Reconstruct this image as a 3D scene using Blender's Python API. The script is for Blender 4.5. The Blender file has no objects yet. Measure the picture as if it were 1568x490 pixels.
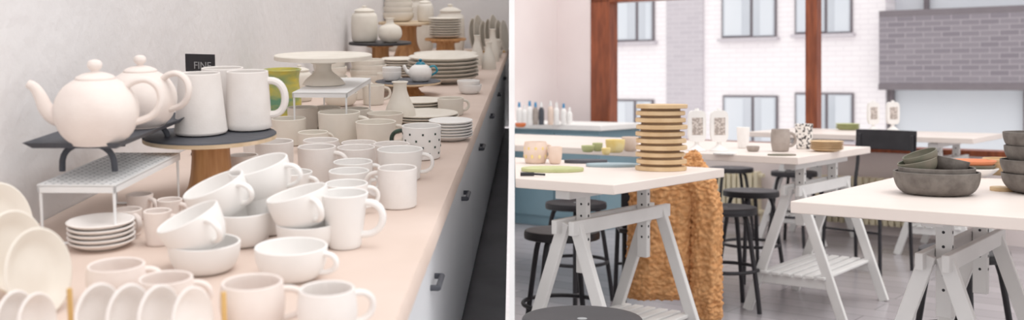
import bpy, bmesh, math, random
from mathutils import Matrix, Vector, noise
random.seed(4)
scn=bpy.context.scene
scn.view_settings.view_transform='Standard'
scn.view_settings.gamma=1.12
F=1600.0; CX=784.0; HV=128.0
CAM=Vector((0,0,1.1))
# ---------------------------------------------------------------- camera
cd=bpy.data.cameras.new('camera'); cam=bpy.data.objects.new('camera',cd)
scn.collection.objects.link(cam); scn.camera=cam
cam.location=CAM; cam.rotation_euler=(math.pi/2,0,0)
cd.sensor_width=36; cd.lens=36*F/1568; cd.shift_y=-(245-HV)/1568
cd.dof.use_dof=True; cd.dof.focus_distance=2.8; cd.dof.aperture_fstop=3.8
# ---------------------------------------------------------------- frames
RL=Matrix.Rotation(math.radians(6),4,'X')@Matrix.Rotation(-math.atan(42/1600),4,'Z')
ML=Matrix.Translation(CAM)@RL
RLi=RL.inverted()
HC=0.46
def L(u,v,h=0.0):
    d=RLi@Vector((u-CX,F,-(v-HV))); t=(-HC+h)/d.z
    return d*t, 1.0/t
PH=math.radians(37); CS,SN=math.cos(PH),math.sin(PH)
MR=Matrix.Rotation(-PH,4,'Z')
def R(u,v,z):
    s=(v-HV)/(1.1-z); return Vector(((u-CX)/s,F/s,z)), s
def RW(u,v,D):
    t=(u-CX)/F; d=D/(SN*t+CS); return d*(CS*t-SN), 1.1-(v-HV)*d/F
# ---------------------------------------------------------------- materials
def lin(c):
    o=[]
    for x in c:
        x/=255.; o.append(x/12.92 if x<=.04045 else ((x+.055)/1.055)**2.4)
    return (*o,1)
def mat(name,c,rough=.6,c2=None,scale=8,bump=0,bscale=60,metal=0,spec=.3,stretch=None,thresh=None,detail=3):
    m=bpy.data.materials.new(name); m.use_nodes=True; nt=m.node_tree; b=nt.nodes['Principled BSDF']
    b.inputs['Roughness'].default_value=rough; b.inputs['Metallic'].default_value=metal
    b.inputs['Specular IOR Level'].default_value=spec
    tc=nt.nodes.new('ShaderNodeTexCoord'); mp=nt.nodes.new('ShaderNodeMapping')
    nt.links.new(tc.outputs['Object'],mp.inputs['Vector'])
    if stretch: mp.inputs['Scale'].default_value=stretch
    if c2 is None: c2=tuple(x*.965 for x in c)
    n=nt.nodes.new('ShaderNodeTexNoise'); n.inputs['Scale'].default_value=scale; n.inputs['Detail'].default_value=detail
    nt.links.new(mp.outputs['Vector'],n.inputs['Vector'])
    r=nt.nodes.new('ShaderNodeValToRGB'); a,bb=thresh or (.35,.65)
    r.color_ramp.elements[0].position=a; r.color_ramp.elements[1].position=bb
    r.color_ramp.elements[0].color=lin(c); r.color_ramp.elements[1].color=lin(c2)
    nt.links.new(n.outputs['Fac'],r.inputs['Fac']); nt.links.new(r.outputs['Color'],b.inputs['Base Color'])
    if bump:
        n2=nt.nodes.new('ShaderNodeTexNoise'); n2.inputs['Scale'].default_value=bscale; n2.inputs['Detail'].default_value=4
        nt.links.new(mp.outputs['Vector'],n2.inputs['Vector'])
        bp=nt.nodes.new('ShaderNodeBump'); bp.inputs['Strength'].default_value=bump; bp.inputs['Distance'].default_value=.01
        nt.links.new(n2.outputs['Fac'],bp.inputs['Height']); nt.links.new(bp.outputs['Normal'],b.inputs['Normal'])
    return m
def brick(name,c1,c2,mortar,bw=.24,bh=.075,rough=.85,swap=True):
    m=bpy.data.materials.new(name); m.use_nodes=True; nt=m.node_tree; b=nt.nodes['Principled BSDF']
    b.inputs['Roughness'].default_value=rough
    tc=nt.nodes.new('ShaderNodeTexCoord'); sx=nt.nodes.new('ShaderNodeSeparateXYZ'); cx=nt.nodes.new('ShaderNodeCombineXYZ')
    nt.links.new(tc.outputs['Object'],sx.inputs[0]); nt.links.new(sx.outputs['X'],cx.inputs['X'])
    nt.links.new(sx.outputs['Z' if swap else 'Y'],cx.inputs['Y'])
    t=nt.nodes.new('ShaderNodeTexBrick'); nt.links.new(cx.outputs[0],t.inputs['Vector'])
    t.inputs['Scale'].default_value=1; t.inputs['Brick Width'].default_value=bw; t.inputs['Row Height'].default_value=bh
    t.inputs['Mortar Size'].default_value=.006 if swap else .003
    t.inputs['Color1'].default_value=lin(c1); t.inputs['Color2'].default_value=lin(c2); t.inputs['Mortar'].default_value=lin(mortar)
    nt.links.new(t.outputs['Color'],b.inputs['Base Color'])
    return m
bisque=mat('bisque_clay',(238,232,228),.85,(231,224,219),20,.05,200,spec=.15)
bisque2=mat('bisque_warm',(237,226,219),.85,(230,217,210),20,.05,200,spec=.15)
glaze=mat('white_glaze',(241,238,235),.5,(235,232,229),12)
cream=mat('cream_clay',(231,224,213),.8,(223,215,203),14,spec=.15)
plaster=mat('plaster_wall',(231,228,228),.9,(226,223,223),3,.35,22)
plaster2=mat('painted_wall',(240,228,226),.9,(235,222,220),2,.1,30)
paper=mat('counter_paper',(219,199,187),.85,(210,189,176),4,.25,6,spec=.15)
cabwhite=mat('cabinet_lacquer',(230,231,235),.45,(226,228,232),2)
floorL=mat('dark_floor',(88,87,92),.5,(74,73,78),5)
black=mat('black_metal',(32,30,34),.45,(40,38,42),10)
slate=mat('slate_grey',(64,66,73),.6,(76,78,85),12,.2,60)
wood=mat('stand_wood',(196,146,96),.5,(164,114,70),6,.05,20,stretch=(9,9,1.2))
woodl=mat('pale_wood',(218,194,164),.55,(200,174,140),6,stretch=(1,8,8))
dowel=mat('dowel_wood',(220,180,114),.5,(204,162,98),20)
whitemetal=mat('white_metal',(238,238,238),.4)
hole=mat('punched_hole',(150,150,152),.8)
teal=mat('teal_glaze',(40,140,160),.2,(20,100,130),30)
jarm=mat('green_yellow_glass',(100,150,118),.15,(216,196,80),9,stretch=(1,1,2.5))
darkpaint=mat('painted_green_black',(52,72,60),.5,(30,34,36),60)
tabw=mat('table_laminate',(233,220,212),.4,(228,214,205),3)
trest=mat('trestle_paint',(222,220,218),.5,(213,211,209),6)
brown=mat('window_wood',(146,76,46),.4,(114,56,34),5,stretch=(6,6,1))
tealcab=mat('blue_cabinet',(122,150,162),.5,(112,141,154),2)
coatm=mat('teddy_fleece',(220,164,112),.95,(196,136,86),45,.5,70,spec=.1)
rad=mat('radiator_paint',(226,214,184),.5)
ply=mat('ply_disc',(214,184,144),.6,(198,164,122),12)
plyd=mat('ply_edge',(136,110,84),.7)
stone=mat('stoneware',(112,105,99),.6,(90,83,78),30,.2,60)
stoneg=mat('stoneware_green',(98,100,84),.5,(120,110,96),20)
pinkm=mat('pink_clay',(232,210,196),.7,(222,196,176),10)
speck=mat('speckled_glaze',(238,232,226),.5,(60,56,56),70,thresh=(.52,.56),detail=1)
greent=mat('green_board',(194,196,146),.7,(174,180,126),9)
bluet=mat('blue_tray',(158,177,184),.6,(142,161,170),9)
yell=mat('yellow_clay',(236,204,116),.6,(238,220,162),14)
orange=mat('orange_rim',(222,134,92),.6)
taupe=mat('taupe_glaze',(166,154,146),.5,(148,136,128),20)
label=mat('paper_label',(208,197,190),.8,(164,152,145),90,thresh=(.45,.5),detail=1)
bluecap=mat('blue_cap',(64,136,184),.4); redcap=mat('orange_bottle',(220,120,72),.4)
glassm=mat('facade_glass',(186,192,200),.3,(202,206,214),.6)
glassl=mat('facade_glass_pale',(220,224,230),.3,(208,214,222),.5)
framed=mat('facade_frame',(116,108,113),.6)
wbrick=brick('white_brick',(246,241,243),(243,237,240),(232,225,229))
gbrick=brick('grey_brick',(136,129,136),(121,114,122),(160,153,158))
gband=brick('mid_grey_brick',(196,189,195),(188,181,188),(205,199,204))
floorR=brick('vinyl_floor',(168,162,165),(153,147,150),(120,114,118),bw=1.1,bh=.16,rough=.2,swap=False)
street=mat('pavement',(225,223,221),.9)
# ---------------------------------------------------------------- mesh builder
def cat(p,k=4):
    q=[p[0]]+list(p)+[p[-1]]; out=[]
    for i in range(1,len(q)-2):
        a,b,c,d=[Vector(x) for x in q[i-1:i+3]]
        for j in range(k):
            t=j/k; out.append(tuple(.5*((2*b)+(c-a)*t+(2*a-5*b+4*c-d)*t*t+(3*b-a-3*c+d)*t**3)))
    out.append(tuple(p[-1])); return out
I4=Matrix.Identity(4)
def T(x,y,z): return Matrix.Translation((x,y,z))
def RZ(a): return Matrix.Rotation(math.radians(a),4,'Z')
def RX(a): return Matrix.Rotation(math.radians(a),4,'X')
def RY(a): return Matrix.Rotation(math.radians(a),4,'Y')
def SC(x,y,z): return Matrix.Diagonal((x,y,z,1))
class MB:
    def __init__(s): s.v=[];s.f=[];s.m=[]
    def add(s,vs,fs,mi=0,M=I4):
        o=len(s.v); s.v+=[M@Vector(p) for p in vs]; s.f+=[tuple(o+i for i in f) for f in fs]; s.m+=[mi]*len(fs)
    def lathe(s,pr,mi=0,M=I4,n=36):
        vs=[];rows=[]
        for r,z in pr:
            if r<=1e-6: rows.append([len(vs)]); vs.append((0,0,z))
            else:
                rows.append(list(range(len(vs),len(vs)+n)))
                vs+=[(r*math.cos(2*math.pi*i/n),r*math.sin(2*math.pi*i/n),z) for i in range(n)]
        fs=[]
        for a,b in zip(rows,rows[1:]):
            for i in range(n):
                j=(i+1)%n
                if len(a)==1 and len(b)==1: continue
                if len(a)==1: fs.append((a[0],b[j],b[i]))
                elif len(b)==1: fs.append((a[i],a[j],b[0]))
                else: fs.append((a[i],a[j],b[j],b[i]))
        s.add(vs,fs,mi,M)
    def tube(s,pts,r,mi=0,M=I4,n=10,fl=1.0,closed=False):
        pts=[Vector(p) for p in pts]; N=len(pts); rs=r if isinstance(r,(list,tuple)) else [r]*N
        vs=[];prev=None
        for i,p in enumerate(pts):
            if closed: t=pts[(i+1)%N]-pts[i-1]
            else: t=pts[min(i+1,N-1)]-pts[max(i-1,0)]
            t.normalize()
            if prev is None:
                up=Vector((0,0,1)) if abs(t.z)<.9 else Vector((1,0,0)); a=t.cross(up).normalized()
            else: a=(prev-t*prev.dot(t)).normalized()
            prev=a; b=t.cross(a)
            for k in range(n):
                an=2*math.pi*k/n; vs.append(p+a*(rs[i]*fl*math.cos(an))+b*(rs[i]*math.sin(an)))
        fs=[]
        for i in range(N if closed else N-1):
            i2=(i+1)%N
            for k in range(n):
                k2=(k+1)%n; fs.append((i*n+k,i*n+k2,i2*n+k2,i2*n+k))
        if not closed: fs+= [tuple(range(n-1,-1,-1)),tuple((N-1)*n+k for k in range(n))]
        s.add(vs,fs,mi,M)
    def box(s,c,d,mi=0,M=I4):
        x,y,z=c;a,b,e=[q/2 for q in d]
        vs=[(x+i*a,y+j*b,z+k*e) for i in(-1,1) for j in(-1,1) for k in(-1,1)]
        s.add(vs,[(0,1,3,2),(4,6,7,5),(0,4,5,1),(2,3,7,6),(0,2,6,4),(1,5,7,3)],mi,M)
    def beam(s,p,q,w,t,mi=0,M=I4):
        p=Vector(p);q=Vector(q);d=q-p; l=d.length; z=d.normalized(); y=Vector((0,1,0))
        if abs(z.y)>.9: y=Vector((1,0,0))
        x=y.cross(z).normalized(); y=z.cross(x)
        m=Matrix((x,y,z)).transposed().to_4x4(); m.translation=(p+q)/2
        s.box((0,0,0),(w,t,l),mi,M@m)
    def obj(s,name,mats,M=I4,bevel=0,clip=False,ang=35):
        me=bpy.data.meshes.new(name); me.from_pydata([tuple(x) for x in s.v],[],s.f); me.update()
        for m in (mats if isinstance(mats,(list,tuple)) else [mats]): me.materials.append(m)
        for p,mi in zip(me.polygons,s.m): p.material_index=mi
        bm=bmesh.new(); bm.from_mesh(me); 
        if clip:
            Mi=M.inverted(); co=Mi@Vector((.012,0,0)); no=(Mi.to_3x3()@Vector((1,0,0))).normalized()
            g=bm.verts[:]+bm.edges[:]+bm.faces[:]
            res=bmesh.ops.bisect_plane(bm,geom=g,plane_co=co,plane_no=no,clear_inner=True)
            ed=[e for e in res['geom_cut'] if isinstance(e,bmesh.types.BMEdge)]
            if ed: bmesh.ops.holes_fill(bm,edges=ed)
        bmesh.ops.recalc_face_normals(bm,faces=bm.faces[:]); bm.to_mesh(me); bm.free()
        me.shade_smooth(); me.set_sharp_from_angle(angle=math.radians(ang))
        o=bpy.data.objects.new(name,me); scn.collection.objects.link(o); o.matrix_world=M
        if bevel:
            b=o.modifiers.new('bevel','BEVEL'); b.width=bevel; b.segments=2; b.limit_method='ANGLE'; b.angle_limit=math.radians(50)
        return o
# ---------------------------------------------------------------- pottery
def rad_at(k,t,rb,rt):
    if k=='barrel': return rb+(rt-rb)*t+.16*rb*math.sin(math.pi*min(1,t*1.02))
    if k=='cup': return rb+(rt-rb)*math.sqrt(max(0,1-(1-t)**2.2))
    if k=='flare': return rb+(rt-rb)*(t**2)+.10*rb*math.sin(math.pi*t)
    if k=='tall': return rb+(rt-rb)*(t**.85)
    return rb+(rt-rb)*t
def mugmesh(mb,k,rb,rt,h,M=I4,mi=0,handle=None,hs=1.0,hmi=None,th=.0035):
    out=[(0,0),(rb*.82,0),(rb*.95,h*.015),(rad_at(k,.03,rb,rt),h*.045)]
    N=14
    for i in range(1,N+1): out.append((rad_at(k,.03+.97*i/N,rb,rt),h*(.045+.955*i/N)))
    rr=rad_at(k,1,rb,rt); out+= [(rr-th*.4,h+.0012),(rr-th,h)]
    for i in range(N,0,-1):
        t=i/N; out.append((max(.001,rad_at(k,t,rb,rt)-th),max(.006,h*(.045+.955*t)-.002)))
    out+=[(rb*.7,.0055),(0,.005)]
    mb.lathe(out,mi,M,40)
    if handle is not None:
        hw=min(.034,h*.40)*hs; t1,t2=.84,.24; pts=[]
        for i in range(15):
            a=math.pi/2-math.pi*i/14; z=h*((t1+t2)/2)+h*(t1-t2)/2*math.sin(a)
            tt=t1+(t2-t1)*i/14
            x=rad_at(k,tt,rb,rt)-th*.6+hw*(max(0,math.cos(a))**.75); pts.append((x,0,z))
        mb.tube(pts,max(.0042,h*.065),mi if hmi is None else hmi,M@RZ(handle),10,1.25)
def Lmug(u,v,w,h,k='straight',wb=None,handle=-20,m=bisque,z=0,name='coffee_mug',hs=1.0):
    p,s=L(u,v,z); mb=MB(); rt=w/2/s; rb=(wb or w*.9)/2/s
    mugmesh(mb,k,rb,rt,h/s,handle=handle,hs=hs)
    return mb.obj(name,m,ML@T(*p))
# ================================================================= LEFT SIDE : pottery counter
def Lbox(name,x0,x1,y0,y1,z0,z1,m,bevel=0):
    mb=MB(); mb.box((0,0,0),(x1-x0,y1-y0,z1-z0)); return mb.obj(name,m,ML@T((x0+x1)/2,(y0+y1)/2,(z0+z1)/2),bevel)
YE=6.45
Lbox('wall_left',-1.03,-.93,-.5,YE+.25,-.96,1.3,plaster)
Lbox('wall_far',-.93,-.19,YE+.06,YE+.16,-.96,1.3,plaster)
mb=MB(); mb.add([(-.93,.3,0),(-.03,.3,0),(-.185,YE+.02,0),(-.93,YE+.02,0),(-.93,.3,-.05),(-.03,.3,-.05),(-.185,YE+.02,-.05),(-.93,YE+.02,-.05)],[(0,1,2,3),(7,6,5,4),(0,4,5,1),(1,5,6,2),(2,6,7,3),(3,7,4,0)])
mb.obj('floor_pottery_room',floorL,ML@T(0,0,-.96))
root=bpy.data.objects.new('pottery_counter',None); scn.collection.objects.link(root)
def child(o):
    o.parent=root; return o
child(Lbox('carcass',-.928,-.2262,.7,YE,-.955,-.49,cabwhite))
mb=MB(); n=260; 
prof=[(-.928,-.003),(-.928,.03),(-.21,.03),(-.193,.028),(-.188,.02),(-.188,-.004)]
vs=[];fs=[]
for i in range(n+1):
    y=.7+(YE-.7)*i/n
    for j,(x,z) in enumerate(prof):
        w=.0022*noise.noise(Vector((y*9,3,0)))+.0012*noise.noise(Vector((y*30,0,0)))
        vs.append((x+(w if j>1 else 0),y,z+(w*.9 if j==5 else 0)))
k=len(prof)
for i in range(n):
    for j in range(k): fs.append((i*k+j,i*k+(j+1)%k,(i+1)*k+(j+1)%k,(i+1)*k+j))
fs+=[tuple(range(k)),tuple(n*k+j for j in range(k-1,-1,-1))]
mb.add(vs,fs); child(mb.obj('paper_covered_top',paper,ML@T(0,0,-.49)))
y=.79
handlem=mat('grey_handle',(80,82,90),.5)
while y<YE-.3:
    y1=min(y+.797,YE)
    child(Lbox('cabinet_door',-.226,-.208,y,y1,-.93,-.505,cabwhite,.001))
    mb=MB(); mb.tube([(0,-.04,0),(.016,-.04,0),(.016,.04,0),(0,.04,0)],.006,0,I4,8)
    child(mb.obj('bar_handle',handlem,ML@T(-.209,y+.4,-.60)))
    y+=.8
# --- foreground mugs
Lmug(180,462,84,58,'barrel',70,15,bisque2)
Lmug(256,484,80,60,'barrel',68,12,bisque2)
Lmug(388,508,92,78,'barrel',78,14,bisque2)
Lmug(502,518,84,78,'barrel',74,30,bisque)
# --- plates in rack
def platepr(r,h=.016,t=.004):
    return cat([(0,0),(r*.5,0),(r*.6,.001),(r*.82,h*.45),(r,h-.002),(r-.001,h),(r-.003,h),(r*.8,h*.5+t*.8),(r*.55,t),(0,t)],3)
def rack(items,rails):
    mb=MB()
    for (p,r,az,lean) in items:
        M=T(*p)@T(0,0,r*math.cos(math.radians(lean)))@RZ(az)@RX(90-lean)
        mb.lathe(platepr(r),0,M)
    for kind,a,b,rr in rails: mb.tube([a,b],rr,1,I4,12)
    return mb
items=[]
for uu,r in ((140,.043),(186,.0425),(232,.042),(282,.041)):
    p,s=L(uu,541); items.append((p,r,74,8))
a=L(100,530)[0]; b=L(338,537)[0]
rails=[]
for dy in(-.018,.018):
    rails.append(('r',a+Vector((0,dy,.004)),b+Vector((0,dy,.004)),.004))
for f in (0,.22,.42,.62,.82,1.0):
    q=a.lerp(b,f); rails.append(('d',q+Vector((0,.018,0)),q+Vector((0,.018,.05 if 0<f<1 else .068)),.0035))
rack(items,rails).obj('saucer_drying_rack',[bisque,dowel],ML)
items=[];
for uu,vv,r in ((50,484,.060),(14,448,.060),(-8,412,.068)):
    p,s=L(uu,vv); items.append((p,r,74,10))
a=L(20,500)[0]; b=L(10,395)[0]
rails=[('r',a,b,.005),('r',a+Vector((.04,0,0)),b+Vector((.04,0,0)),.005)]
rack(items,rails).obj('plate_drying_rack',[cream,dowel],ML)
items=[]
for uu,vv,r in ((12,534,.036),(44,538,.036)):
    p,s=L(uu,vv); items.append((p,r,80,8))
a=L(-10,530)[0]; b=L(80,536)[0]
rack(items,[('r',a+Vector((0,.01,.004)),b+Vector((0,.01,.004)),.004)]).obj('small_plate_rack',[bisque,dowel],ML)
# --- saucer stack
def stack(name,p,r,n,dz,m,M0=ML,h=.016,el=1.0):
    mb=MB()
    for i in range(n): mb.lathe(platepr(r*(1+.01*math.sin(i*2.1)),h),0,T(.001*math.sin(i*3),.001*math.cos(i*5),i*dz)@SC(1,el,1))
    return mb.obj(name,m,M0@T(*p))
p,s=L(156,378); stack('saucer_stack',p,.054,5,.0082,bisque,h=.014)
# --- espresso cups
Lmug(197,360,42,40,'straight',36,-40,bisque2,name='espresso_cup')
Lmug(215,333,40,36,'straight',34,-20,bisque2,name='espresso_cup')
Lmug(243,374,42,52,'straight',36,5,bisque2,name='espresso_cup')
Lmug(261,345,38,40,'straight',32,-10,bisque2,name='espresso_cup')
# --- white perforated shelf riser
def riser(name,x0,x1,y0,y1,h,m=whitemetal,holes=True):
    mb=MB(); w,d=x1-x0,y1-y0; r=.003
    mb.box((0,0,h-.002),(w,d,.004))
    for sx in(-1,1): mb.box((sx*(w/2-.002),0,h-.008),(.004,d,.012))
    for sy in(-1,1):
        mb.box((0,sy*(d/2-.002),h-.008),(w,.004,.012))
        mb.tube([(-w/2+.004,sy*(d/2-.004),h-.01),(-w/2+.004,sy*(d/2-.004),.003),(w/2-.004,sy*(d/2-.004),.003),(w/2-.004,sy*(d/2-.004),h-.01)],r,0,I4,8)
    if holes:
        nx=int(w/.014); ny=int(d/.016)
        for i in range(nx):
            for j in range(ny):
                mb.box(((i-(nx-1)/2)*.014,(j-(ny-1)/2)*.016,h+.0002),(.006 if (i+j)%2 else .002,.002 if (i+j)%2 else .006,.0008),1)
    return mb.obj(name,[m,hole],ML@T((x0+x1)/2,(y0+y1)/2,-HC))
riser('white_shelf_riser',-.85,-.716,1.72,2.04,.105)
# --- dark tray on arched feet
mb=MB(); w,d=.17,.40
vs=[(-w/2+.012,-d/2+.012,.055),(w/2-.012,-d/2+.012,.055),(w/2-.012,d/2-.012,.055),(-w/2+.012,d/2-.012,.055),
    (-w/2,-d/2,.066),(w/2,-d/2,.066),(w/2,d/2,.066),(-w/2,d/2,.066)]
inn=[(x*.97,y*.985,z+.005) for x,y,z in vs[:4]]+[(x*.975,y*.99,.0662) for x,y,z in vs[4:]]
allv=vs+inn
fs=[(3,2,1,0)]+[(i,(i+1)%4,4+(i+1)%4,4+i) for i in range(4)]+[(4+i,4+(i+1)%4,12+(i+1)%4,12+i) for i in range(4)]+[(12+i,12+(i+1)%4,8+(i+1)%4,8+i) for i in range(4)]+[(8,9,10,11)]
mb.add(allv,fs)
for yy in(-.135,.135):
    pts=[]
    for i in range(17):
        a=math.pi*i/16; pts.append((-.045*math.cos(a)*1.05,yy,.005+.05*math.sin(a)**.6))
    mb.tube(pts,.0055,0,I4,10)
TRZ=-HC+.106
mb.obj('slate_serving_tray',slate,ML@T(-.80,1.945,TRZ))
TZ=.106+.0605
def teapot(u,v,R0,spa,name='teapot'):
    p,s=L(u,v,TZ); k=R0/.071; mb=MB()
    pr=cat([(0,0),(.040,0),(.044,.002),(.060,.020),(.070,.048),(.068,.074),(.055,.097),(.037,.110),(.033,.1115)],5)+cat([(.0325,.1125),(.033,.1145),(.029,.118),(.018,.1225),(.008,.1245),(.0062,.127),(.0105,.131),(.0125,.137),(.0095,.1435),(.003,.146),(0,.1463)],4)
    mb.lathe(pr,0,SC(k,k,k),48)
    sp=cat([(-.052,0,.045),(-.070,0,.048),(-.084,0,.062),(-.092,0,.082),(-.101,0,.098),(-.112,0,.106)],4)
    rs=[.019-.0118*(i/(len(sp)-1))**.7 for i in range(len(sp))]
    mb.tube(sp,rs,0,SC(k,k,k)@I4,16)
    hp=cat([(.050,0,.098),(.066,0,.108),(.086,0,.110),(.103,0,.098),(.109,0,.078),(.103,0,.058),(.088,0,.044),(.064,0,.036)],4)
    mb.tube(hp,.0062,0,SC(k,k,k),12,1.35)
    mb.obj(name,bisque2,ML@T(*p)@RZ(spa))
teapot(150,219,.071,8)
teapot(218,193,.067,-12)
# --- cake stands
def cakestand(name,p,rp,h,mt,me,mf,rbase,rneck,ht=.012):
    mb=MB()
    mb.lathe([(0,h-.001),(rp*.985,h-.001),(rp,h-.003),(rp,h-ht*.35)],0)
    mb.lathe([(rp,h-ht*.35),(rp*1.0,h-ht),(rneck,h-ht)],1)
    mb.lathe(cat([(rneck*1.55,h-ht),(rneck*1.5,h-ht-.012),(rneck,h-ht-.014),(rneck*1.02,h*.45),(rbase*.85,h*.2),(rbase,.006),(rbase*.98,0),(0,0)],4),2)
    return mb.obj(name,[mt,me,mf],ML@T(*p))
p,s=L(325,300); cakestand('wooden_cake_stand',p,.134,.132,slate,woodl,wood,.055,.040)
z1=.1325
Lmug(308,204,62,92,'tall',80,100,bisque,z=z1,name='tall_mug')
Lmug(381,197,62,88,'tall',70,8,bisque,z=z1,name='tall_mug')
Lmug(343,188,62,84,'tall',68,95,bisque,z=z1,name='tall_mug')
# sign
mb=MB(); mb.box((0,0,.235),(.085,.004,.045),0); mb.tube([(0,.003,0),(0,.003,.22)],.003); mb.lathe([(0,0),(.03,0),(.03,.005),(0,.006)])
sg=mb.obj('chalkboard_sign',black,ML@T(-.86,2.62,-HC)@RZ(-16))
tc=bpy.data.curves.new('sign_lettering','FONT'); tc.body='FINE'; tc.size=.026; tc.extrude=.0004; tc.align_x='CENTER'; tc.align_y='CENTER'
to=bpy.data.objects.new('lettering',tc); tc.materials.append(hole); scn.collection.objects.link(to); to.parent=sg
to.matrix_parent_inverse=I4; to.matrix_local=T(.008,-.0028,.228)@RX(90)
# --- stacks of cappuccino cups
def cupstack(u,v,w,h,w2,tilt,taz,h2,handle1,handle2,up=.62,dx=0,dy=0):
    p,s=L(u,v); mb=MB()
    mugmesh(mb,'cup',w*.30/s,w/2/s,h/s,handle=handle1,hs=1.0)
    M=T(dx,dy,h/s*up)@RZ(taz)@RY(tilt)@RZ(-taz)
    mugmesh(mb,'cup',w2*.28/s,w2/2/s,h2/s,M,handle=handle2,hs=1.1)
    return mb.obj('stacked_cappuccino_cups',glaze,ML@T(*p))
cupstack(314,414,108,44,98,-24,20,58,150,-40,.75)
cupstack(372,374,92,52,96,-22,25,52,60,-25,.85,-.03,.012)
cupstack(412,357,76,64,92,-16,30,54,160,-15,.88)
cupstack(471,378,94,38,94,-14,10,54,30,-50,.85,-.002,0)
Lmug(447,426,110,50,'cup',62,-12,glaze,name='cappuccino_cup',hs=1.15)
Lmug(449,305,60,42,'straight',50,-15,glaze)
Lmug(528,378,74,84,'flare',50,-4,glaze)
Lmug(609,316,60,60,'straight',58,165,bisque)
Lmug(531,330,66,50,'straight',56,20,glaze)
Lmug(535,305,62,44,'straight',54,15,glaze)
Lmug(541,287,60,40,'straight',54,15,glaze)
Lmug(546,265,58,40,'straight',52,60,bisque)
Lmug(613,274,70,46,'straight',60,0,glaze)
Lmug(486,276,58,52,'straight',56,-10,bisque)
Lmug(421,266,58,50,'straight',56,75,bisque)
Lmug(374,283,44,46,'straight',40,75,bisque)
Lmug(550,246,54,28,'straight',50,60,bisque)
Lmug(492,252,54,38,'straight',52,60,bisque)
Lmug(443,221,52,40,'straight',50,180,cream)
Lmug(464,202,46,38,'straight',44,10,cream)
Lmug(520,221,64,50,'straight',60,-5,cream)
Lmug(576,228,62,42,'straight',54,10,cream)
Lmug(590,203,56,30,'straight',48,100,cream)
Lmug(600,252,56,32,'straight',52,60,bisque)
Lmug(500,196,44,32,'straight',40,40,cream)
Lmug(545,198,44,32,'straight',40,40,cream)
Lmug(480,232,46,30,'straight',44,40,cream)
Lmug(395,242,44,30,'straight',42,70,bisque)
# painted mug
p,s=L(646,242); mb=MB(); rr=30/s; hh=50/s
mugmesh(mb,'straight',rr*.93,rr,hh,handle=172,hmi=1)
for i in range(18):
    for j in range(4):
        if (i+j)%2:
            a=i/18*360; mb.box((rr*(.945+.012*j)+.0003,0,hh*(.2+.2*j)),(.0016,.0045,.005),1 if (i*3+j)%4 else 2,RZ(a))
mb.obj('painted_mug',[glaze,darkpaint,teal],ML@T(*p))
p,s=L(690,214); stack('plate_stack',p,.062,6,.008,glaze)
p,s=L(650,188); stack('dinner_plate_stack',p,.105,3,.008,cream)
Lmug(690,176,40,26,'straight',38,20,cream)
def bottle(name,p,r,h,m,M0=ML,neck=.35):
    mb=MB(); mb.lathe(cat([(0,0),(r*.9,0),(r,h*.04),(r*.95,h*.3),(r*.6,h*.62),(r*neck,h*.8),(r*neck,h*.95),(r*neck*1.2,h),(r*neck*.8,h),(r*neck*.7,h*.9),(0,h*.85)],4)); return mb.obj(name,m,M0@T(*p))
p,s=L(613,186); bottle('ceramic_jug',p,.048,.125,cream,neck=.45)
p,s=L(434,181); mb=MB(); mb.lathe(cat([(0,0),(.045,0),(.056,.01),(.058,.06),(.052,.12),(.056,.15),(.060,.156),(.055,.156),(.048,.12),(.052,.06),(.04,.012),(0,.01)],4)); mb.obj('marbled_glass_jar',jarm,ML@T(*p))
# --- white riser and cake stand 2
riser('white_shelf_riser',-.67,-.52,2.80,3.2,.14,holes=False)
cakestand('white_cake_stand',Vector((-.625,3.0,-HC+.1405)),.140,.088,cream,cream,cream,.058,.024,.014)
def far(u,v,w,h,k='straight',wb=None,ha=None,m=cream,z=0,name='coffee_mug'): return Lmug(u,v,w,h,k,wb,ha,m,z,name)
far(543,152,34,32,ha=10); far(572,160,34,30,ha=30); far(592,140,28,28,ha=10); far(562,130,26,26,ha=10)
c=Vector((-.50,3.95,-HC)); cakestand('slate_cake_stand',c,.125,.055,slate,woodl,wood,.06,.04,.01)
def pot(name,p,r,m1,m2):
    mb=MB(); k=r/.071
    mb.lathe(cat([(0,0),(.040,0),(.060,.020),(.070,.048),(.060,.080),(.034,.100)],4),0,SC(k,k,k)); mb.lathe(cat([(.034,.100),(.02,.115),(.008,.118),(.012,.128),(0,.135)],3),1,SC(k,k,k))
    mb.tube(cat([(.055,0,.085),(.085,0,.09),(.1,0,.06),(.065,0,.035)],4),.006,1,SC(k,k,k)); mb.tube(cat([(-.06,0,.045),(-.085,0,.065),(-.1,0,.095)],4),[.014]*4+[.01]*4+[.007],0,SC(k,k,k))
    mb.obj(name,[m1,m2],ML@T(*p))
pot('painted_teapot',c+Vector((.05,-.02,.0555)),.045,glaze,teal)
mb=MB(); mugmesh(mb,'cup',.022,.036,.035); mugmesh(mb,'cup',.022,.036,.035,T(0,0,.016)); mb.obj('nested_bowls',glaze,ML@T(*(c+Vector((-.06,-.01,.0555)))))
stack('oval_platter_stack',Vector((-.41,4.45,-HC)),.15,6,.016,cream,h=.03,el=1.25)
stack('oval_platter_stack',Vector((-.45,5.0,-HC)),.15,5,.014,cream,h=.025,el=1.1)
stack('round_platter_stack',Vector((-.40,3.45,-HC)),.085,4,.009,cream)
def jar(name,p,r,h,m=cream):
    mb=MB(); mb.lathe(cat([(0,0),(r*.8,0),(r,h*.15),(r,h*.7),(r*.75,h*.82),(r*.75,h*.86),(r*.8,h*.88),(r*.4,h*.94),(r*.15,h*.96),(r*.2,h),(0,h*1.02)],3)); mb.obj(name,m,ML@T(*p))
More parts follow.
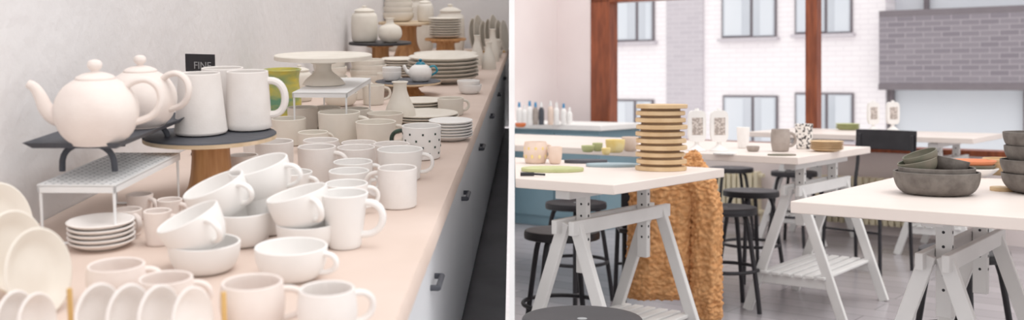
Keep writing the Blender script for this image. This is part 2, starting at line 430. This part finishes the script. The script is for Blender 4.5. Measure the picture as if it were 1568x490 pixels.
def bowls(name,p,r,h,n,dz,m=cream):
    mb=MB()
    for i in range(n): mugmesh(mb,'cup',r*.55,r*(1-.03*i),h,T(.003*(-1)**i,0,dz*i))
    mb.obj(name,m,ML@T(*p))
# dense shelf stock between the stands
bowls('soup_bowl_stack',Vector((-.70,4.25,-HC)),.075,.05,4,.02); bowls('soup_bowl_stack',Vector((-.84,4.15,-HC)),.07,.05,5,.02)
jar('lidded_jar',Vector((-.87,3.75,-HC)),.045,.13); bowls('cereal_bowl_stack',Vector((-.70,3.62,-HC)),.06,.045,3,.018)
stack('round_platter_stack',Vector((-.62,4.68,-HC)),.09,7,.011,cream)
bowls('cereal_bowl_stack',Vector((-.255,5.75,-HC)),.05,.04,4,.02); bowls('cereal_bowl_stack',Vector((-.27,4.0,-HC)),.045,.035,2,.016,glaze)
c=Vector((-.765,5.0,-HC)); cakestand('dark_cake_stand',c,.15,.135,black,black,wood,.06,.042,.012)
jar('lidded_jar',c+Vector((-.075,0,.1355)),.062,.17)
mb=MB(); mb.lathe(cat([(0,0),(.03,0),(.055,.03),(.05,.07),(.02,.09),(.018,.11),(.024,.115),(.014,.112),(0,.09)],4)); mb.obj('round_vase',cream,ML@T(*(c+Vector((.055,-.05,.1355)))))
c=Vector((-.72,5.7,-HC)); cakestand('wooden_cake_stand',c,.16,.2,woodl,woodl,wood,.08,.05,.014)
mb=MB()
for i in range(5): mugmesh(mb,'cup',.05,.085-.004*i,.05,T(-.05,0,.028*i))
mb.obj('mixing_bowl_stack',cream,ML@T(*(c+Vector((0,0,.2005)))))
jar('lidded_jar',c+Vector((.095,0,.2005)),.042,.12)
c=Vector((-.50,5.55,-HC)); cakestand('wooden_cake_stand',c,.11,.12,wood,wood,wood,.06,.05,.012)
stack('plate_stack',c+Vector((0,0,.1205)),.09,8,.013,cream)
c=Vector((-.52,6.1,-HC)); jar('lidded_jar',c,.08,.28); jar('lidded_jar',c+Vector((-.19,.1,0)),.08,.36); jar('lidded_jar',c+Vector((-.34,.15,0)),.06,.42)
items=[]
for i in range(7): items.append((Vector((-.40+.03*i,6.15,-HC)),.10+.01*math.sin(i*2),78,6))
rack(items,[('r',Vector((-.43,6.11,-HC+.006)),Vector((-.2,6.11,-HC+.006)),.006)]).obj('plate_drying_rack',[cream,dowel],ML)
for i in range(3):
    bottle('ceramic_bottle',Vector((-.245-.07*(i%2),5.05+.22*i,-HC)),.035,.13+.02*i,cream,neck=.4)
for i in range(3): Lmug(712-14*i,120-3*i,26,20,'straight',24,20,cream)
# ================================================================= PARTITION
mb=MB(); mb.box((0,6.1,1.15),(.010,8.2,2.3)); mb.obj('wall_partition',mat('white_partition',(253,253,253),.8))
# ================================================================= RIGHT SIDE : workshop room
def E(a,b): return Vector((a*CS+b*SN,-a*SN+b*CS,0))
DW=7.7
a0,_=RW(853,0,DW); a1,_=RW(905,0,DW); a2,_=RW(934,0,DW); m1,_=RW(1232,0,DW); m2,_=RW(1250,0,DW)
def Rbox(name,x0,x1,y0,y1,z0,z1,m,bevel=0,clip=False):
    mb=MB(); mb.box(((x0+x1)/2,(y0+y1)/2,(z0+z1)/2),(x1-x0,y1-y0,z1-z0)); return mb.obj(name,m,MR,bevel,clip)
XR=2.2
cw=E(a0,DW); k=(cw.x-.008)/SN
lw=cw-Vector((SN,CS,0))*k
pts=[Vector((.008,-1,0)),lw,cw,E(XR,DW),E(XR,-2)]
mb=MB(); P=[MR.inverted()@p for p in pts]; n=len(P)
mb.add([(p.x,p.y,0) for p in P]+[(p.x,p.y,-.05) for p in P],[tuple(range(n)),tuple(range(2*n-1,n-1,-1))]+[(i,i+n,(i+1)%n+n,(i+1)%n) for i in range(n)])
mb.obj('floor',floorR,MR)
mb=MB()
SZ,WT=.60,1.80
mb.box(((a0+XR)/2,DW+.1,SZ/2),(XR-a0,.2,SZ)); mb.box(((a0+a1)/2,DW+.1,1.35),(a1-a0,.2,2.7-.0)); mb.box(((a1+XR)/2,DW+.1,(WT+.1+2.7)/2),(XR-a1,.2,2.7-WT-.1))
mb.obj('wall_back',plaster2,MR)
Rbox('wall_side',a0-.1,a0,DW-2.0,DW,0,2.7,plaster2,clip=True)
mb=MB(); 
mb.box(((a1+a2)/2,DW+.06,(SZ+WT+.1)/2),(a2-a1,.14,WT+.1-SZ)); mb.box(((m1+m2)/2,DW+.06,(SZ+WT)/2),(m2-m1,.10,WT-SZ))
mb.box(((a1+XR)/2,DW+.06,WT+.05),(XR-a1,.14,.1)); mb.box(((a1+XR)/2,DW+.03,SZ+.02),(XR-a1,.2,.04))
mb.obj('window_1',brown,MR,.004)
def radiator(u0,u1,z0,z1):
    x0,_=RW(u0,0,DW-.1); x1,_=RW(u1,0,DW-.1); mb=MB(); n=int((x1-x0)/.045)
    for i in range(n): mb.box((x0+.0225+i*.045,DW-.1,(z0+z1)/2),(.032,.09,z1-z0))
    mb.box(((x0+x1)/2,DW-.1,z1-.03),(x1-x0,.05,.03)); mb.box(((x0+x1)/2,DW-.1,z0+.03),(x1-x0,.05,.03))
    mb.tube([(x0+.02,DW-.1,0),(x0+.02,DW-.1,z0+.03)],.012); mb.tube([(x1-.02,DW-.1,0),(x1-.02,DW-.1,z0+.03)],.012)
    mb.obj('radiator',rad,MR,.006)
radiator(1075,1170,.08,.42); radiator(1250,1470,.08,.42)
# ---- outside
DF=15.0
def fbox(mb,u0,u1,v0,v1,y0,y1,mi=0,um=1250):
    x0,_=RW(u0,0,DF);x1,_=RW(u1,0,DF); uc=(u0+u1)/2
    _,zt=RW(uc,v0,DF);_,zb=RW(uc,v1,DF); mb.box(((x0+x1)/2,DF+(y0+y1)/2,(zt+zb)/2),(x1-x0,y1-y0,zt-zb),mi)
xs,_=RW(1356,0,DF)
mb=MB(); mb.box(((-16+xs)/2,DF+.5,2.5),(xs+16,1,11)); fbox(mb,1022,1078,-260,420,-.04,.02,1)
mb.obj('white_brick_building',[wbrick,gband],MR)
def fwin(u0,u1,v0,v1):
    mb=MB(); fbox(mb,u0,u1,v0,v1,-.03,-.001,0)
    um=(u0+u1)/2+4
    fbox(mb,u0+3,um-2,v0+3,v1-3,-.05,-.02,1); fbox(mb,um+3,u1-3,v0+3,v1-3,-.05,-.02,1)
    fbox(mb,u0+6,um-14,v0+5,v1-4,-.055,-.03,2); fbox(mb,um+14,u1-5,v0+5,v1-4,-.055,-.03,2)
    fbox(mb,u0-4,u1+4,v1,v1+5,-.10,-.001,3)
    mb.obj('facade_window',[framed,glassm,glassl,gband],MR)
for w in ((943,1003,0,64),(1106,1190,-60,58),(1218,1306,-60,52),(938,1002,152,212),(1108,1192,146,220),(1218,1308,142,215)): fwin(*w)
mb=MB(); x9=4.0
_,zA=RW(1460,128,DF);_,zB=RW(1460,24,DF);_,zC=RW(1460,138,DF)
xq=xs+.002
mb.box(((xq+x9)/2,DF+.1,(zA+zB)/2),(x9-xq,.8,zB-zA),0)
mb.box(((xq+x9)/2,DF+.1,(zA+zC)/2),(x9-xq,.86,zA-zC),1)
mb.box(((xq+x9)/2,DF+.3,(zC-3)/2),(x9-xq,.3,zC+3),2)
mb.box(((xq+x9)/2,DF+.6,(zB+8)/2),(x9-xq,.3,8-zB),2)
for i in range(5):
    x=xq+.05+i*1.75; mb.box((x,DF+.12,(zC-3)/2),(.07,.1,zC+3),1)
    mb.box((x+.4,DF+.4,zB+1.0),(.06,.1,2.0),1)
mb.box(((xq+x9)/2,DF-.25,zB+.04),(x9-xq,.1,.09),1); mb.box(((xq+x9)/2,DF-.25,zB+.35),(x9-xq,.05,.04),1)
mb.obj('grey_brick_building',[gbrick,framed,glassl],MR)
Rbox('street',-16,8,DW+.4,DF+2,-3.1,-3,street)
# ---- tables
TT=.766
def trestle(mb,cx,cy,top,mi=1,hi=2):
    M=T(cx,cy,0); H=.60
    for sy in(-1,1):
        y=sy*.30
        for sx in(-1,1):
            mb.beam((sx*.022,y,H+.01),(sx*.235,y,.0),.045,.026,mi,M)
        mb.box((0,y,.165),(.34,.022,.045),mi,M)
        mb.box((0,y*.72,(top+.42)/2),(.045,.028,top-.42),mi,M)
        for k in range(6): 
            mb.tube([(-.0235,y*.72,.50+.042*k),(.0235,y*.72,.50+.042*k)],.0065,hi,M,10)
            mb.tube([(0,y*.72-.0145,.50+.042*k),(0,y*.72+.0145,.50+.042*k)],.0065,hi,M,10)
    for sx in(-1,1): mb.box((sx*.036,0,H-.005),(.022,.70,.05),mi,M)
    mb.box((0,0,top-.02),(.06,.70,.03),mi,M)
    for k in range(6): mb.box((-.14+.056*k,0,.195),(.04,.66,.014),mi,M)
def table(corner,w,l0,l1,tr,clip=False):
    mb=MB(); th=.034
    mb.box(((l0+l1)/2,w/2,TT-th/2),(l1-l0,w,th),0)
    for t in tr: trestle(mb,t,w/2,TT-th-.001)
    return mb.obj('trestle_table',[tabw,trest,black],T(corner.x,corner.y,0)@MR,.003,clip)
cA=R(940,283,TT)[0]; table(cA,.83,-1.6,0,[-.25],True)
cB=R(1222,241,TT)[0]; table(cB,1.0,-2.6,0,[-.10],True)
cC=R(1210,308,TT)[0]; table(cC,1.12,0,2.0,[.33,1.7])
cD=R(1490,212,TT)[0]; table(cD,.8,-1.47,0,[-1.2,-.25])
# ---- cabinet
cb=R(918,196,.77)[0]
x,y=(MR.inverted()@cb)[:2]
mb=MB(); mb.box((x-.6,y+.3,.375),(1.2,.6,.75),0); mb.box((x-.585,y+.285,.77),(1.23,.63,.04),1)
for i in range(3): mb.box((x-.2-.4*i,y-.008,.40),(.39,.016,.64),0); mb.box((x-.2-.4*i,y-.02,.66),(.12,.01,.012),2)
mb.obj('blue_base_cabinet',[tealcab,glaze,black],MR,.003,True)
for i,(uu,hh,mm,cp) in enumerate(((795,34,glaze,bluecap),(803,30,glaze,glaze),(811,36,glaze,bluecap),(820,34,taupe,bluecap),(829,34,slate,glaze),(843,36,pinkm,glaze),(852,34,glaze,glaze),(863,32,glaze,bluecap),(872,26,glaze,glaze))):
    p,s=R(uu,190.5,.79); p.x=max(p.x,.05); q=hh/s; r=4.2/s
    mb=MB(); mb.lathe(cat([(0,0),(r*.9,0),(r,.006),(r,q*.62),(r*.5,q*.76),(r*.45,q*.8)],3),0); mb.lathe([(r*.5,q*.78),(r*.55,q*.78),(r*.4,q),(0,q)],1)
    mb.obj('paint_bottle',[mm,cp],T(*p))
mb=MB(); mugmesh(mb,'cup',.02,.04,.03); p=R(799,195,.79)[0]; p.x=.06; mb.obj('orange_dish',redcap,T(*p))
# ---- stools
def stool(u,v,h=.50,rot=20,X=None):
    p,s=R(u,v,h); 
    if X is not None: p.x=X
    mb=MB(); r=.155
    mb.lathe(cat([(0,h-.035),(r*.9,h-.035),(r,h-.026),(r,h-.010),(r*.94,h),(r*.5,h-.002),(0,h-.004)],4),0)
    mb.lathe([(.013,h-.0035),(.013,h-.0025),(0,h-.0025)],1)
    for k in range(4):
        a=math.radians(45+90*k); c,sn=math.cos(a),math.sin(a)
        mb.tube(cat([(.10*c,.10*sn,h-.035),(.125*c,.125*sn,h-.09),(.17*c,.17*sn,.12),(.185*c,.185*sn,.0)],3),.0115,0)
    ring=[(.160*math.cos(2*math.pi*i/32),.160*math.sin(2*math.pi*i/32),.20) for i in range(32)]
    mb.tube(ring,.009,0,I4,8,1,True)
    mb.obj('round_stool',[black,hole],T(p.x,p.y,0)@RZ(rot))
stool(1150,291); stool(882,309,rot=40); stool(852,352,X=.205,rot=10); stool(1110,316,rot=5); stool(1476,381,rot=30)
stool(1216,262,rot=50); stool(1120,256,rot=0); stool(860,486,X=.18,rot=0)
# ---- chairs
def chair(p,rot,dz=0,bh=.16,name='black_chair'):
    mb=MB()
    mb.box((0,0,.455),(.40,.39,.02)); 
    for sx in(-1,1):
        mb.tube(cat([(sx*.18,.19,0),(sx*.175,.17,.45),(sx*.175,.20,.62+dz/2),(sx*.17,.215,.795+dz)],4),.011)
        mb.tube([(sx*.185,-.19,0),(sx*.17,-.165,.45)],.011); mb.tube([(sx*.175,-.165,.44),(sx*.175,.17,.44)],.010)
    mb.tube([(-.18,-.17,.25),(.18,-.17,.25)],.007)
    vs=[];fs=[];n=12
    for i in range(n+1):
        x=-.195+.39*i/n; y=.205+.045*math.cos(x/.195*math.pi/2)
        vs+=[(x,y,.82-bh+dz),(x,y+.012,.82-bh+dz),(x,y+.02,.82+dz),(x,y+.008,.82+dz)]
    for i in range(n):
        for j in range(4): fs.append((i*4+j,i*4+(j+1)%4,(i+1)*4+(j+1)%4,(i+1)*4+j))
    fs+=[(0,1,2,3),(n*4+3,n*4+2,n*4+1,n*4)]
    mb.add(vs,fs)
    return mb.obj(name,black,T(p.x,p.y,0)@RZ(rot),.004)
chair(Vector((2.09,6.15,0)),-48,0,.12)
SCT=355.; DC=F/SCT
chair(Vector(((1022-CX)/SCT,DC+.26,0)),180,-.10)
# ---- coat
def P(u,v,dy=0): return Vector(((u-CX)/SCT,DC+dy,1.1-(v-HV)/SCT))
def loft(secs,n=110,m=170,seed=0):
    vs=[];fs=[]
    def ev(t):
        x=t*(len(secs)-1); i=min(int(x),len(secs)-2); f=x-i; f2=f*f*(3-2*f)
        return [a+(b-a)*(f if k==0 else f2) for k,(a,b) in enumerate(zip(secs[i],secs[i+1]))]
    for j in range(m+1):
        v,uc,hw,t=ev(j/m)
        for i in range(n):
            a=2*math.pi*i/n; c,sn=math.cos(a),math.sin(a)
            fold=1+.14*math.sin(c*6+seed+v*.012)
            vs.append(P(uc+hw*c,v)+Vector((0,-t*fold*sn*(.75+.25*abs(sn)),0)))
    for j in range(m):
        for i in range(n):
            fs.append((j*n+i,j*n+(i+1)%n,(j+1)*n+(i+1)%n,(j+1)*n+i))
    fs+=[tuple(range(n)),tuple(m*n+i for i in range(n-1,-1,-1))]
    return vs,fs
mb=MB()
v1,f1=loft([(230,1063,5,.03),(240,1061,13,.05),(262,1052,34,.06),(290,1022,58,.07),(340,1014,52,.075),(400,1012,53,.08),(445,1008,54,.08),(456,1008,48,.06)],150,230)
v2,f2=loft([(262,1066,12,.03),(275,1072,22,.05),(320,1080,23,.055),(390,1078,24,.055),(450,1078,25,.055),(480,1080,23,.05),(486,1080,16,.03)],90,220,2)
v2=[p+Vector((0,-.05,0)) for p in v2]
def fuzz(vs,fs):
    me=bpy.data.meshes.new('t'); me.from_pydata([tuple(x) for x in vs],[],fs); me.update(); out=[]
    for v in me.vertices:
        p=v.co.copy()
        q=p*62+noise.noise_vector(p*30)*.6
        dd,_=noise.voronoi(q)
        d=.006-.016*min(1,dd[0])**1.3+.002*noise.noise(p*150)
        out.append(p+v.normal*d)
    return out
for vv,ff in((v1,f1),(v2,f2)):
    me=bpy.data.meshes.new('t'); me.from_pydata([tuple(x) for x in vv],[],ff)
    b2=bmesh.new(); b2.from_mesh(me); bmesh.ops.recalc_face_normals(b2,faces=b2.faces[:]); b2.to_mesh(me); b2.free()
    ff=[tuple(p.vertices) for p in me.polygons]
    mb.add(fuzz([v.co for v in me.vertices],ff),ff)
mb.obj('teddy_fleece_coat',coatm,I4,ang=180)
# ---- items on tables
p,s=R(1012,260,TT); mb=MB(); r=.099; z=0
for i in range(10):
    rr=r*(1-.02*(i%3)); o=.003*math.sin(i*2.3)
    mb.lathe([(0,z),(rr*.97,z),(rr,z+.002),(rr,z+.014),(rr*.97,z+.016),(0,z+.016)],0,T(o,-o,0)); z+=.016
    if i<9: mb.lathe([(0,z),(rr*.80,z),(rr*.80,z+.0105),(0,z+.0105)],1,T(o,-o,0)); z+=.0105
mb.obj('wooden_board_stack',[ply,plyd],T(*p))
def flat(name,u,v,w,h,m,el=1.0,z=TT):
    p,s=R(u,v,z); r=w/2/s; mb=MB(); mb.lathe([(0,0),(r*.97,0),(r,.003),(r,h-.002),(r*.98,h),(0,h)],0,SC(1,el,1)); mb.obj(name,m,T(*p))
flat('round_green_board',846,262,96,.014,greent,.7)
flat('blue_round_tray',937,255,80,.012,bluet,.55)
flat('dark_round_plate',897,249.5,66,.014,slate,.5)
p,s=R(806,270,TT); mb=MB(); mb.tube([(-.0,0,.008),(.05,0,.008)],.007); mb.tube([(.05,0,.008),(.09,.0,.006)],.004); p.x=.03; mb.obj('clay_brush',black,T(*p))
def Rmug(name,u,v,w,h,k,wb,ha,m,z=TT,hs=1):
    p,s=R(u,v,z); mb=MB(); mugmesh(mb,k,wb/2/s,w/2/s,h/s,handle=ha,hs=hs); return mb.obj(name,m,T(*p))
p,s=R(820,250,TT); mb=MB(); mugmesh(mb,'barrel',.042,.046,.09,handle=30)
for a in range(0,360,36):
    for zz in(.03,.062): 
        mb.lathe(cat([(0,-.0015),(.008,0),(0,.0015)],2),1,RZ(a+(18 if zz>.05 else 0))@T(.0505 if zz<.06 else .0495,0,zz)@RY(90)@SC(1.1,.8,1),12)
mb.obj('lemon_painted_jug',[pinkm,yell],T(*p))
Rmug('pink_clay_cup',850,251,22,26,'cup',14,None,pinkm)
for (n_,u,v,w,h,m) in (('green_clay_piece',900,233,20,10,greent),('green_clay_piece',915,232,16,13,greent),('yellow_bowl',942,234,30,20,yell),('cream_bowl',965,232,26,22,pinkm),('yellow_clay_piece',928,237,14,10,yell)):
    Rmug(n_,u,v,w,h,'cup',w*.55,None,m)
def labelstand(u,v,h,w):
    p,s=R(u,v,TT); H=h/s; W=w/s; mb=MB()
    mb.lathe(cat([(0,0),(W*.48,0),(W*.48,H*.03),(W*.3,H*.09),(W*.13,H*.17),(W*.15,H*.24),(0,H*.25)],3),0)
    n=24; pts=[]; hw,hh,zc=W/2,H*.39,H*.61
    for i in range(n):
        a=2*math.pi*i/n; c,sn=math.cos(a),math.sin(a)
        pts.append((hw*abs(c)**.45*(1 if c>=0 else -1),zc+hh*abs(sn)**.45*(1 if sn>=0 else -1)))
    t=.018
    vs=[(x,-t,z) for x,z in pts]+[(x,t,z) for x,z in pts]
    mb.add(vs,[tuple(range(n)),tuple(range(2*n-1,n-1,-1))]+[(i,i+n,(i+1)%n+n,(i+1)%n) for i in range(n)],0)
    mb.box((0,-t-.0006,zc+.0),(W*.62,.001,hh*1.1),1)
    mb.tube([(0,0,H*.98),(0,0,H*1.05)],W*.12,0)
    mb.obj('label_sign_stand',[glaze,label],T(*p),.002)
labelstand(1067,231,62,27); labelstand(1101,231,62,27)
labelstand(1337,200,44,17); labelstand(1367,200,44,19)
Rmug('water_glass',1138,227,20,32,'tall',16,None,glaze)
Rmug('clay_dish',1153,232,20,8,'cup',12,None,taupe)
Rmug('taupe_jug',1195,232,27,34,'barrel',24,10,taupe)
Rmug('speckled_vase',1231,228,27,38,'flare',22,None,speck)
p,s=R(1266,232,TT); stack('tan_plate_stack',p,25/s,5,.009,ply,I4)
flat('green_leaf_tile',1197,238,44,.006,stoneg,.6)
p,s=R(1298,199,TT); stack('pale_green_plate_stack',p,.085,4,.010,greent,I4)
flat('white_saucer',1110,236,36,.008,glaze,.8)
# bowls on table C
p,s=R(1434,297,TT); mb=MB(); 
mugmesh(mb,'cup',.085,.124,.068,th=.006); mugmesh(mb,'cup',.08,.110,.048,T(0,0,.033),th=.005)
mugmesh(mb,'cup',.035,.058,.04,T(-.042,.02,.062)@RY(-14),mi=1); mugmesh(mb,'cup',.035,.058,.04,T(.045,.03,.066)@RY(12),mi=0); mugmesh(mb,'cup',.03,.052,.035,T(-.03,.025,.088)@RY(-20),mi=1)
mb.obj('stoneware_bowl_stack',[stone,stoneg],T(*p))
p,s=R(1490,270,TT); mb=MB(); mb.lathe(platepr(.085,.03),0,I4); mb.lathe(platepr(.075,.03),1,T(0,0,.012)); mb.lathe(platepr(.078,.03),2,T(0,0,.028)); mb.obj('coloured_bowl_stack',[glaze,stoneg,orange],T(*p))
p,s=R(1536,268,TT); mb=MB(); mugmesh(mb,'cup',.05,.078,.045,T(0,0,0)); mugmesh(mb,'cup',.05,.07,.04,T(0,0,.02)); mb.obj('tan_bowl_stack',ply,T(*p))
p,s=R(1594,296,TT); mb=MB()
for i in range(4): mugmesh(mb,'cup',.06,.115-.004*i,.06,T(.004*(-1)**i,0,.042*i),th=.005)
mb.obj('stoneware_bowl_stack',stone,T(*p))
flat('wooden_coaster',1535,292,36,.012,ply,1)
# ================================================================= light
w=bpy.data.worlds.new('sky'); scn.world=w; w.use_nodes=True; bg=w.node_tree.nodes['Background']
bg.inputs['Color'].default_value=(1,.985,.98,1); bg.inputs['Strength'].default_value=1.27
sd=bpy.data.lights.new('sun','SUN'); sd.energy=1.25; sd.angle=math.radians(40); sd.color=(1,.98,.96)
so=bpy.data.objects.new('sun',sd); scn.collection.objects.link(so)
so.rotation_euler=Vector((-.35,.12,-1)).to_track_quat('-Z','Y').to_euler()
print('done',len(bpy.data.objects))
